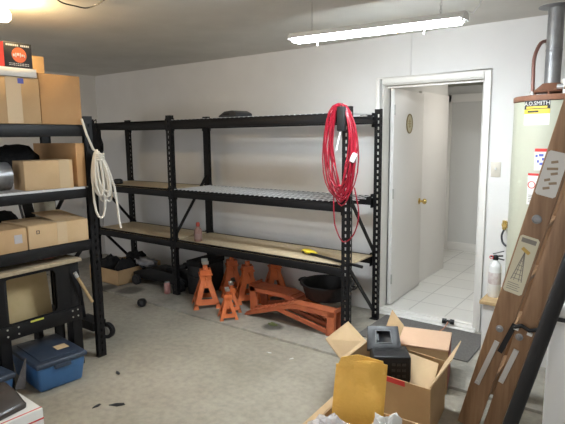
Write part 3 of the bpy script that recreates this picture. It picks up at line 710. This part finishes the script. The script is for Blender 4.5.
# ---- white rope on the left rack's corner
rp_ = thing('rope_coil', 'coil of white cotton rope hanging on the left rack\'s corner', 'rope', (-3.215,2.135,1.13))
rn = random.Random(12); path = []; e = V((.56,.83,0)); nrm = V((.83,-.56,0))
path += [V((-.03,-.075,.63)), V((-.02,-.05,.52)), V((0,-.02,.42))]
for k in range(16):
    wd = rn.uniform(.03,.065); top = .40+rn.uniform(-.02,.015); bt = rn.uniform(.04,.15) if k not in (2,) else -.07; ox = .01+.060*(k/15)+rn.uniform(-.015,.015); dep = rn.uniform(0,.045)
    for t in range(18):
        a = pi/2+2*pi*t/18; z = (top+bt)/2+(top-bt)/2*sin(a)
        w2 = wd*(1-.55*(sin(a)*.5+.5)); path.append(e*(ox*(1-.75*(sin(a)*.5+.5))+w2*cos(a))+nrm*dep+V((0,0,z)))
path += [e*.07+nrm*.02+V((0,0,.30)), e*.11+nrm*.03+V((0,0,.15)), e*.125+nrm*.03+V((0,0,.0)), e*.13+nrm*.03+V((0,0,-.10)), e*.14+nrm*.03+V((0,0,-.15))]
m = MB(); m.tube(path, .0082, 7); m.obj('loops', ROPE, rp_)
m = MB()
for q in range(4): m.tube([e*(.02+.03*cos(2*pi*t/14))+nrm*(.02+.035*sin(2*pi*t/14))+V((0,0,.345+q*.013)) for t in range(14)], .0068, 6, True)
m.obj('wrapping', ROPE, rp_)

# ================================================================== RIGHT SIDE: water heater
HC = V((-.575,3.885,.425)); HR = .27; HH = 1.445
wh = thing('water_heater', 'tall cream water heater on a ledge beside the doorway', 'water heater', HC)
m = MB(); m.lathe([(HR-.01,0),(HR,.01),(HR,HH-.04)], n=56); m.obj('tank', CREAM, wh)
m = MB(); m.lathe([(HR+.004,HH-.035),(HR+.006,HH-.03),(HR+.006,HH-.005),(HR,HH),(.05,HH+.008),(0,HH+.008)], n=56); lab(m.obj('top_cap', RUSTB, wh), 'rust brown top rim')
m = MB(); m.lathe([(.11,HH+.03),(.115,HH+.04),(.075,HH+.075),(.06,HH+.09)], c=(-.055,.05,0)); 
for a in range(4): m.cyl((-.055+.1*cos(a*pi/2),.05+.1*sin(a*pi/2),HH),(-.055+.1*cos(a*pi/2),.05+.1*sin(a*pi/2),HH+.035),.008,n=8)
m.obj('draft_hood', RUSTB, wh)
m = MB(); m.lathe([(.05,HH+.085),(.05,HH+.30),(.052,HH+.302),(.052,HH+.315),(.05,HH+.317),(.05,CE-.425)], c=(-.055,.05,0)); fl = m.obj('flue_pipe', GALV, wh)
m = MB(); m.lathe([(.062,CE-.425-.012),(.11,CE-.425-.004),(.11,CE-.425)], c=(-.055,.05,0)); m.obj('flue_collar', GALV, fl)
m = MB(); m.tube(arc([(-.175,.07,HH),(-.178,.07,HH+.12),(-.180,.08,HH+.27),(-.16,.14,HH+.37),(-.135,.22,HH+.40),(-.12,.285,HH+.40)]),.0125,12); hs = m.obj('hose', COPPER, wh); lab(hs, 'dull red copper water line')
m = MB(); m.cyl((-.175,.07,HH),(-.175,.07,HH+.045),.02,n=14); m.X = frame((-.12,.288,HH+.40),(1,0,0),(0,0,1)); m.lathe([(.035,0),(.03,.01),(.018,.015)], n=20); m.obj('fitting', STEEL, hs)
m = MB(); m.tube(arc([(.12,.07,HH),(.12,.07,HH+.2),(.05,.16,HH+.34),(.02,.285,HH+.36)]),.0125,12); m.obj('hose', COPPER, wh)
m = MB(); m.cyl((.05,-.1,HH+.005),(.05,-.1,HH+.07),.018,n=14); m.cyl((.0,-.1,HH+.055),(.11,-.1,HH+.055),.017,n=14); m.cyl((.05,-.1,HH+.07),(.05,-.1,HH+.10),.028,n=16); lab(m.obj('relief_valve', ALU, wh), 'whitish relief valve')
# curved labels; angle measured from the direction toward the camera
def patch(a0, a1, z0, z1, mt, name, parent, r=HR+.0012):
    m = MB(); n = 10; vs = []; fs = []
    for k in range(n+1):
        a = a0+(a1-a0)*k/n
        for rr_ in (r,r-.002):
            for z in (z0,z1): vs.append((rr_*sin(a), -rr_*cos(a), z))
    for k in range(n):
        b = 4*k; fs += [(b,b+4,b+5,b+1),(b+1,b+5,b+7,b+3),(b+2,b,b+1,b+3)] if False else [(b,b+4,b+5,b+1),(b+1,b+5,b+7,b+3),(b,b+2,b+6,b+4)]
    fs += [(0,1,3,2),(4*n,4*n+2,4*n+3,4*n+1)]
    m.add(vs, fs); return m.obj(name, mt, parent)
def ctext(txt, size, a, z, mt, name, parent, r=HR+.002):
    mb = text_mb(txt, size, None, .0005, lambda v: V(((r+v.z)*sin(a+v.x/r), -(r+v.z)*cos(a+v.x/r), z+v.y))); return mb.obj(name, mt, parent, smooth=False)
A = lambda x: math.asin(max(-1,min(1,x/HR)))
a0, a1 = R(-37), R(-1); zt_ = 1.835-.425
lb = patch(a0,a1,zt_-.155,zt_-.0,PAPER,'maker_label',wh)
patch(a0,a1,zt_-.055,zt_+.0,INK,'label_band',lb,HR+.002)
patch(a0,a1,zt_-.085,zt_-.055,YELP,'label_stripe',lb,HR+.002)
ctext('A.O.SMITH',.036,(a0+a1)/2,zt_-.020,PAPER,'maker_name',lb,HR+.0026)
patch(a0+.06,a1-.06,zt_-.05,zt_-.037,YELP,'label_line',lb,HR+.0026)
patch(a0+.1,a1-.25,zt_-.076,zt_-.064,INK,'label_line',lb,HR+.0026)
for k in range(4): patch(a0+.03,a1-.1-.03*(k % 2),zt_-.104-k*.013,zt_-.101-k*.013,GREYINK,'label_line',lb,HR+.002)
w1 = patch(R(-17),R(3),.965,1.105,PAPER,'warning_label',wh); patch(R(-17),R(3),1.085,1.105,REDP,'warning_band',w1,HR+.002)
for k, (da, z, l_) in enumerate(((.02,1.05,.05),(.10,1.055,.10),(.17,1.03,.08),(.06,1.015,.05),(.12,1.0,.12))): patch(R(-17)+da,R(-17)+da+l_,z,z+.016,BLUEP,'warning_print',w1,HR+.002)
w2 = patch(R(-25),R(-5),.74,.945,PAPER,'warning_label',wh); patch(R(-25),R(-5),.93,.945,REDP,'warning_band',w2,HR+.002)
m = MB(); m.tube([((HR+.002)*sin(R(-19)+.085*cos(2*pi*t/20)),-(HR+.002)*cos(R(-19)+.085*cos(2*pi*t/20)),.87+.022*sin(2*pi*t/20)) for t in range(20)],.003,5,True); m.obj('no_flame_symbol', REDP, w2)
for k in range(5): patch(R(-23),R(-9),.80-k*.011,.804-k*.011,GREYINK,'warning_print',w2,HR+.002)
patch(R(18),R(40),1.10,1.41,YELP,'energy_label',wh)
# gas valve on the wall
gv = thing('gas_valve', 'small brass gas valve on the wall above the fire extinguisher', 'valve', (-.925,D,.93))
m = MB(); m.cyl((0,0,0),(0,-.03,0),.028,n=18); m.cyl((0,-.03,0),(0,-.075,0),.014,n=14); m.cyl((0,-.06,-.03),(0,-.06,.04),.016,n=14); m.obj('body', BRASS, gv)
m = MB(); m.bar((0,-.078,0),(.04,-.078,.03),.012,.005); m.obj('lever', BRASS, gv)
m = MB(); m.tube(arc([(0,-.06,-.03),(-.015,-.06,-.08),(.0,-.08,-.13),(.04,-.11,-.15),(.08,-.13,-.15),(.108,-.15,-.145)]),.008,8); lab(m.obj('flex_line', DARKG, gv), 'dark flexible gas line')
# fire extinguisher
fe = thing('fire_extinguisher', 'white fire extinguisher on the wooden ledge by the doorway', 'fire extinguisher', (-.925,3.90,.425))
m = MB(); m.lathe([(0,0),(.04,0),(.044,.006),(.044,.225),(.040,.245),(.028,.262),(.016,.272),(.016,.285)], n=32); m.obj('cylinder', WHITE, fe)
m = MB(); m.lathe([(.02,.28),(.02,.305),(.012,.315),(0,.315)], n=18); m.bar((-.035,0,.30),(.05,0,.315),.018,.01); hv = m.obj('valve_head', BLACK2, fe)
m = MB(); m.bar((-.02,0,.322),(.055,0,.35),.016,.006); m.bar((-.01,0,.295),(.06,0,.285),.016,.006); m.obj('lever', BLACK2, hv)
m = MB(); m.tube([(-.025+.012*cos(t*pi/6),-.022,.30+.012*sin(t*pi/6)) for t in range(12)],.003,6,True); lab(m.obj('pin', REDP, hv), 'red pin')
m = MB(); m.lathe([(.0445,.10),(.0448,.102),(.0448,.185),(.0445,.187)], n=32); m.obj('label', mat('pale_label',(.70,.66,.64),.6,noise=(.55,.45,.44),nscale=40), fe)
# light switch
sw = thing('light_switch', 'white light switch plate on the wall right of the doorway', 'switch', (-1.022,D,1.355))
m = MB(); m.box((-.036,-.006,-.058),(.036,0,.058)); m.obj('plate', mat('almond_plastic',(.60,.56,.48),.4), sw, bevel=.003)
m = MB(); m.box((-.006,-.016,-.004),(.006,-.005,.014)); m.obj('toggle', WHITE, sw, bevel=.001)

# ---- folded wooden stepladder
la = thing('stepladder', 'folded wooden stepladder leaning in front of the water heater', 'ladder', (-.745,2.76,0))
tilt = R(13.6); T = M4.Rotation(tilt,4,'Y')
LH = 1.86; wR1, wR2, g = .112, .085, .018
m = MB(); m.X = T; m.box((-.07,-.014,0),(-.07+wR1,.014,LH)); r1 = m.obj('front_rail', WOOD, la, bevel=.003)
x2 = -.07+wR1+g
m = MB(); m.X = T; m.box((x2,-.012,0),(x2+wR2,.012,LH-.12)); r2_ = m.obj('rear_rail', WOOD, la, bevel=.003)
m = MB(); m.X = T; m.box((-.07,.40,0),(-.07+wR1,.428,LH)); m.obj('front_rail', WOOD, la, bevel=.003)
m = MB(); m.X = T; m.box((x2,.40,0),(x2+wR2,.424,LH-.12)); m.obj('rear_rail', WOOD, la, bevel=.003)
for k in range(5):
    m = MB(); z = .28+k*.30; m.X = T @ M4.Translation((-.07+wR1*.5,0,z)) @ M4.Rotation(R(-12),4,'Y'); m.box((-.05,.012,0),(.052,.402,.02)); m.obj('step', WOOD, la, bevel=.002)
m = MB(); m.X = T; m.box((-.085,-.02,LH),(x2+wR2-.03,.434,LH+.022)); m.obj('top_cap', WOOD, la, bevel=.004)
for z in (.35,1.0):
    m = MB(); m.X = T; m.box((x2+.02,.0,z),(x2+.055,.41,z+.02)); m.obj('rear_rung', WOOD, la, bevel=.002)
# spreader hardware
for (x, za, zb, par, dx) in ((-.01,.62,.27,r1,-.02),(x2+.03,.62,.34,r2_,-.012)):
    m = MB(); m.X = T; m.bar((x+.004,-.020,za-.07),(x-.004+dx,-.020,zb),.026,.006,(0,1,0)); m.cyl((x-.004+dx,-.026,zb+.012),(x-.004+dx,-.012,zb+.012),.009,n=10); lab(m.obj('spreader', ALU, par), 'grey metal spreader bar')
    m = MB(); m.X = T @ frame((x-.005,-.014,za),(1,0,0),(0,0,1)); m.lathe([(.019,0),(.019,.003),(.010,.005),(.008,.010),(0,.011)], n=18); m.obj('bolt', GALV, par)
m = MB(); m.X = T; m.bar((.048,-.022,.68),(.022,-.022,.50),.026,.006,(0,1,0)); m.tube([(x2-.012,-.022,.66),(x2+.02,-.03,.69),(x2+.06,-.03,.68),(x2+.10,-.02,.70),(x2+.12,-.0,.74)],.011,8); lab(m.obj('strap', BLACK2, la), 'black strap')
m = MB(); m.X = T; m.box((x2-.01,-.032,.655),(x2+.012,-.02,.672)); m.box((x2+.055,-.036,.655),(x2+.080,-.02,.670)); m.obj('strap_clip', PAPER, la)
# stickers on the front rail
def sticker(z0, z1, mt, name):
    m = MB(); m.X = T; x0, x1 = -.062, -.07+wR1-.010; c = .010
    pts = [(x0+c,z0),(x1-c,z0),(x1,z0+c),(x1,z1-c),(x1-c,z1),(x0+c,z1),(x0,z1-c),(x0,z0+c)]
    m.prism([(x,-.0145,z) for x,z in pts],(0,-.0008,0)); return m.obj(name, mt, r1), x0, x1
s1, x0, x1 = sticker(1.355,1.575,PAPER,'safety_sticker')
m = MB(); m.X = T
for (px, pz, a, b) in ((.3,.78,.30,.05),(.2,.62,.5,.07),(.45,.52,.3,.09),(.25,.35,.25,.06),(.5,.30,.35,.07),(.3,.16,.3,.05)):
    xx = x0+(x1-x0)*px; zz = 1.355+.21*pz; m.bar((xx,-.0158,zz),(xx+(x1-x0)*a,-.0158,zz+.012),.012,.0008,(0,1,0))
m.obj('sticker_drawing', mat('brown_ink',(.36,.27,.18),.7), s1)
s2, x0, x1 = sticker(.83,1.14,CREAMP,'ladder_diagram')
m = MB(); m.X = T; xc = (x0+x1)/2
m.box((x0+.012,-.0158,1.105),(x1-.012,-.015,1.128))
for s_ in (-1,1): m.bar((xc-.002,-.0155,1.06),(xc+s_*.026,-.0155,.90),.004,.0008,(0,1,0)); m.bar((xc-.002,-.0155,1.06),(xc+s_*.012,-.0155,.90),.003,.0008,(0,1,0))
for k in range(6): m.box((xc-.005-.0034*k,-.0158,1.03-k*.024),(xc+.005+.0034*k,-.015,1.033-k*.024))
for k in range(4): m.box((x0+.012,-.0158,.848+k*.011),(x1-.02-.008*(k % 2),-.015,.851+k*.011))
m.obj('diagram_print', GREYINK, s2)
m = MB(); m.X = T; m.bar((xc-.02,-.0157,1.075),(xc+.02,-.0157,1.055),.018,.0008,(0,1,0)); m.obj('diagram_figure', mat('ochre_ink',(.62,.42,.12),.7), s2)
m = MB(); m.X = T @ frame((-.014,-.014,1.235),(1,0,0),(0,0,1)); m.lathe([(.022,0),(.023,.003),(.019,.005),(.017,.003),(.008,.004),(0,.006)], n=24); lab(m.obj('badge', GALV, r1), 'round metal badge')
# yellow decal on the far upper end
# black pipe leaning behind the ladder
m = MB(); m.cyl((-.54,2.62,.035),(-.155,2.62,1.62),.034,n=24)
bp = thing('foam_pipe', 'long black foam covered pipe leaning along the stepladder', 'pipe', (0,0,0)); m.obj('cover', RUBBER, bp)
m = MB(); m.cyl((-.155,2.62,1.62),(-.150,2.62,1.64),.018,n=16); m.cyl((-.545,2.62,.015),(-.54,2.62,.036),.018,n=16); m.obj('pipe_end', STEEL, bp)
# white chest freezer
fz = thing('chest_freezer', 'white chest freezer behind the leaning black pipe', 'freezer', (-.02,2.98,0))
m = MB(); m.box((-.36,-.28,.03),(.60,.30,.72)); m.obj('body', WHITE, fz, bevel=.015, seg=3)
m = MB(); m.box((-.365,-.285,.735),(.605,.305,.81)); fl_ = m.obj('lid', WHITE, fz, bevel=.02, seg=3)
m = MB(); m.box((-.355,-.275,.715),(.595,.295,.74)); m.obj('gasket', DARKG, fz)
m = MB(); m.box((-.12,-.30,.745),(.06,-.28,.775)); m.obj('handle', mat('grey_handle',(.5,.5,.5),.4), fl_, bevel=.006)
for x in (-.3,.54):
    for y in (-.22,.24): m = MB(); m.cyl((x,y,0),(x,y,.035),.02,n=12); m.obj('foot', BLACK2, fz)

# ================================================================== BOXES IN FRONT
def slab(pts, t, name, mt, parent):             # thin board through measured corners
    p = [V(q) for q in pts]; n = (p[1]-p[0]).cross(p[2]-p[0]).normalized()
    m = MB(); k = len(p); m.add([q-n*t/2 for q in p]+[q+n*t/2 for q in p], [tuple(range(k-1,-1,-1)),tuple(range(k,2*k))]+[(i,(i+1)%k,(i+1)%k+k,i+k) for i in range(k)])
    return m.obj(name, mt, parent, smooth=False)
ba = thing('open_carton', 'open cardboard carton holding the black desk unit by the doorway', 'box', (-1.43,2.50,0), 0)
o = V((-1.43,2.50,0))
Q = [V((-1.43,2.50,0)),V((-.875,2.47,0)),V((-.925,2.86,0)),V((-1.45,2.92,0))]; hA = .30
m = MB()
for i in range(4):
    a, b = Q[i]-o, Q[(i+1)%4]-o; d = (b-a).normalized(); n_ = V((-d.y,d.x,0))
    m.prism([a,b,b+V((0,0,hA)),a+V((0,0,hA))], n_*.006)
m.prism([q-o for q in Q],(0,0,.006)); m.obj('body', CARD, ba, smooth=False)
def loc(*pts): return [V(p)-o for p in pts]
slab(loc((-1.43,2.51,.30),(-1.45,2.86,.30),(-1.585,2.86,.405),(-1.52,2.47,.43)), .005, 'flap', CARD2, ba)
slab(loc((-1.37,2.915,.30),(-1.26,2.905,.30),(-1.235,2.96,.42),(-1.335,3.0,.495)), .005, 'flap', CARD2, ba)
slab(loc((-.885,2.49,.30),(-.925,2.85,.30),(-.845,2.86,.445),(-.80,2.56,.45)), .005, 'flap', CARDIN, ba)
slab(loc((-1.17,2.484,.301),(-1.02,2.476,.301),(-1.02,2.476,.272),(-1.17,2.484,.272)), .003, 'red_tape', REDP, ba)
slab(loc((-1.16,2.80,.325),(-.94,2.77,.315),(-.925,2.64,.20),(-1.14,2.67,.20)), .005, 'flap', CARDIN, ba)  # added flap, tilted toward the lamp to brighten the carton's inside
# closed box with pinkish lid
pk = thing('cardboard_box', 'closed box with pinkish lid between open carton and doorway', 'box', (-1.165,3.14,0), R(14.5))
m = MB(); m.box((-.16,-.155,0),(.16,.155,.285)); m.obj('body', CARD, pk, bevel=.003)
m = MB(); m.box((-.163,-.158,.285),(.163,.158,.297)); m.obj('lid', CARDP, pk, bevel=.002)
m = MB(); m.box((.160,-.13,.02),(.1625,.13,.28)); lab(m.obj('end_panel', mat('dark_red_print',(.28,.07,.05),.7), pk), 'dark red end panel')
# black desk unit
du = thing('desk_unit', 'black plastic desk unit with recessed tray in the open carton', 'electronics', (-1.215,2.70,.0))
X = M4.Translation((0,.0,.325)) @ M4.Rotation(R(33),4,'Z')
m = MB(); m.X = X; m.box((-.11,-.11,-.312),(.11,.06,.035)); m.obj('housing', BLACK2, du, bevel=.012, seg=3)
X2 = X @ M4.Translation((-.025,.04,.02)) @ M4.Rotation(R(42),4,'X') @ M4.Scale(.82,4)
m = MB(); m.X = X2
ou = [(-.125,-.02,.0),(.125,-.02,0),(.115,.17,0),(-.115,.17,0)]; inn = [(-.06,.03,0),(.06,.03,0),(.055,.13,0),(-.055,.13,0)]
m.ring(ou, inn, (0,0,.03)); m.prism([(q[0],q[1],-.012) for q in ou],(0,0,.012)); m.obj('tray', DARKG, du, bevel=.004)
m = MB(); m.X = X2; m.ring([(-.062,.028,.0305),(.062,.028,.0305),(.057,.132,.0305),(-.057,.132,.0305)], inn and [(-.054,.034,.0305),(.054,.034,.0305),(.049,.126,.0305),(-.049,.126,.0305)], (0,0,.004)); m.box((-.045,.055,.001),(-.035,.11,.02)); m.obj('bezel', mat('mid_grey_plastic',(.10,.105,.11),.35), du)
m = MB(); m.X = X
for r_ in range(4):
    for c_ in range(3): m.box((.0+c_*.03,-.1125,-.02-r_*.035),(.02+c_*.03,-.109,-.005-r_*.035))
m.obj('keypad', DARKG, du)
# front carton with padded envelope
bb = thing('open_carton', 'open carton holding the yellow envelope at the bottom of the photo', 'box', (-1.22,1.66,0), R(3))
open_carton(bb, .46, .50, .27, CARD2, .007)
m = MB(); m.X = M4.Translation((0,0,.27)) @ M4.Rotation(R(-60),4,'Y'); m.box((-.0,.02,0),(.006,.48,.03)); 
m.box((.0,.0,0),(.001,.001,.001)); m.obj('flap', CARD2, bb)
en = thing('padded_envelope', 'yellow padded envelope standing in the front carton', 'envelope', (-1.085,2.02,.010), R(22), None, (R(-6),R(3),R(20)))
m = MB(); nx, nz = 14, 20; W_, H_ = .25, .535; vs = []; fs = []; rn = random.Random(3)
for sd in (1,-1):
    for j in range(nz+1):
        for i in range(nx+1):
            u, v = i/nx*2-1, j/nz
            ed = (1-abs(u)**4)*(1-abs(2*v-1)**8)
            y = sd*(.003+.022*ed*(1+.25*sin(5*u+7*v)+.15*sin(13*v+3*u)))+.008*sin(3*u+4*v)
            x = u*W_/2*(1-.10*v*0+.03*sin(4*v))*(.92+.08*v); z = v*H_+(.016*sin(2.2*u+1)+.010*u if v > .9 else 0)
            vs.append((x,y,z))
n1 = (nx+1)*(nz+1)
for sd in (0,1):
    for j in range(nz):
        for i in range(nx):
            a = sd*n1+j*(nx+1)+i; q = (a,a+1,a+nx+2,a+nx+1); fs.append(q if sd else q[::-1])
bd_ = [i for i in range(nx+1)]+[j*(nx+1)+nx for j in range(1,nz+1)]+[nz*(nx+1)+i for i in range(nx-1,-1,-1)]+[j*(nx+1) for j in range(nz-1,0,-1)]
for k in range(len(bd_)): a, b = bd_[k], bd_[(k+1) % len(bd_)]; fs.append((a,b,b+n1,a+n1))
m.add(vs, fs); m.obj('pouch', YELLOW, en)
m = MB(); m.add([(-.115,-.012,.505),(.12,-.012,.50),(.10,.0,.560),(-.02,.006,.572),(-.10,.0,.548),(-.115,-.008,.505),(.12,-.008,.50),(.10,.004,.560),(-.02,.010,.572),(-.10,.004,.548)], [(0,1,2,3,4),(9,8,7,6,5),(0,5,6,1),(1,6,7,2),(2,7,8,3),(3,8,9,4),(4,9,5,0)]); m.obj('flap', YELLOW, en, smooth=False)
m = MB(); m.blob((0,0,0),(.115,.10,.095),61,.22,24,16); ob = m.obj('bubble_wrap', BUBBLE); ob.location = (-1.09,1.82,.275); tag(ob, 'wad of clear bubble wrap before the yellow envelope', 'bubble wrap')
m = MB(); m.blob((0,0,0),(.075,.085,.10),67,.35,22,14); ob = m.obj('crumpled_paper', PAPER, smooth=False); ob.location = (-.885,1.93,.29); tag(ob, 'crumpled white paper right of the yellow envelope in the carton', 'paper')

# black plug on the sill
pg = thing('black_plug', 'small black plug with a thin cord on the door sill', 'plug', (-1.335,4.13,.048), R(10))
m = MB(); m.cyl((-.045,0,.022),(-.012,0,.022),.022,n=14); m.cyl((-.014,0,.022),(.02,0,.024),.013,n=12); m.cyl((.018,0,.024),(.05,0,.022),.021,n=14); m.obj('body', BLACK2, pg)
m = MB(); m.tube(arc([(0,-.01,.02),(.0,-.05,.014),(-.02,-.10,-.01),(-.04,-.16,-.012)]),.005,6); lab(m.obj('cord', mat('copper_cord',(.45,.20,.12),.6), pg), 'copper coloured cord')
# litter on the floor
for k, (x, y, l, a, c) in enumerate(((-2.572,1.744,.05,40,0),(-2.936,2.014,.035,-20,0),(-2.276,2.886,.02,10,1),(-2.075,2.895,.018,60,1),(-2.66,1.66,.03,90,0))):
    m = MB(); m.add([(-l,0,0.0005),(-l*.2,l*.3,.001),(l*.8,l*.22,.004),(l,-l*.1,.001),(l*.1,-l*.45,.003),(-l,0,.004),(-l*.2,l*.3,.005),(l*.8,l*.22,.007),(l,-l*.1,.004),(l*.1,-l*.45,.006)], [(4,3,2,1,0),(5,6,7,8,9),(0,1,6,5),(1,2,7,6),(2,3,8,7),(3,4,9,8),(4,0,5,9)])
    ob = m.obj('litter_scrap', DARKG if c == 0 else PAPER, smooth=False); ob.location = (x,y,0); ob.rotation_euler = (0,0,R(a))
    tag(ob, ('largest dark scrap on the floor near the bottom left','dark sliver on the floor right of the blue tote','white speck on the floor before the ramps','white speck on the floor left of the cartons','dark scrap beside the larger one on the floor')[k], 'litter', 'litter on the floor')
m = MB(); m.blob((0,0,.006),(.045,.03,.010),77,.4,12,8); ob = m.obj('leaf_litter', mat('dull_green_leaf',(.10,.12,.04),.8), smooth=False); ob.location = (-2.58,3.33,ST); tag(ob, 'dull green leaf litter on the concrete in front of the ramps', 'litter')
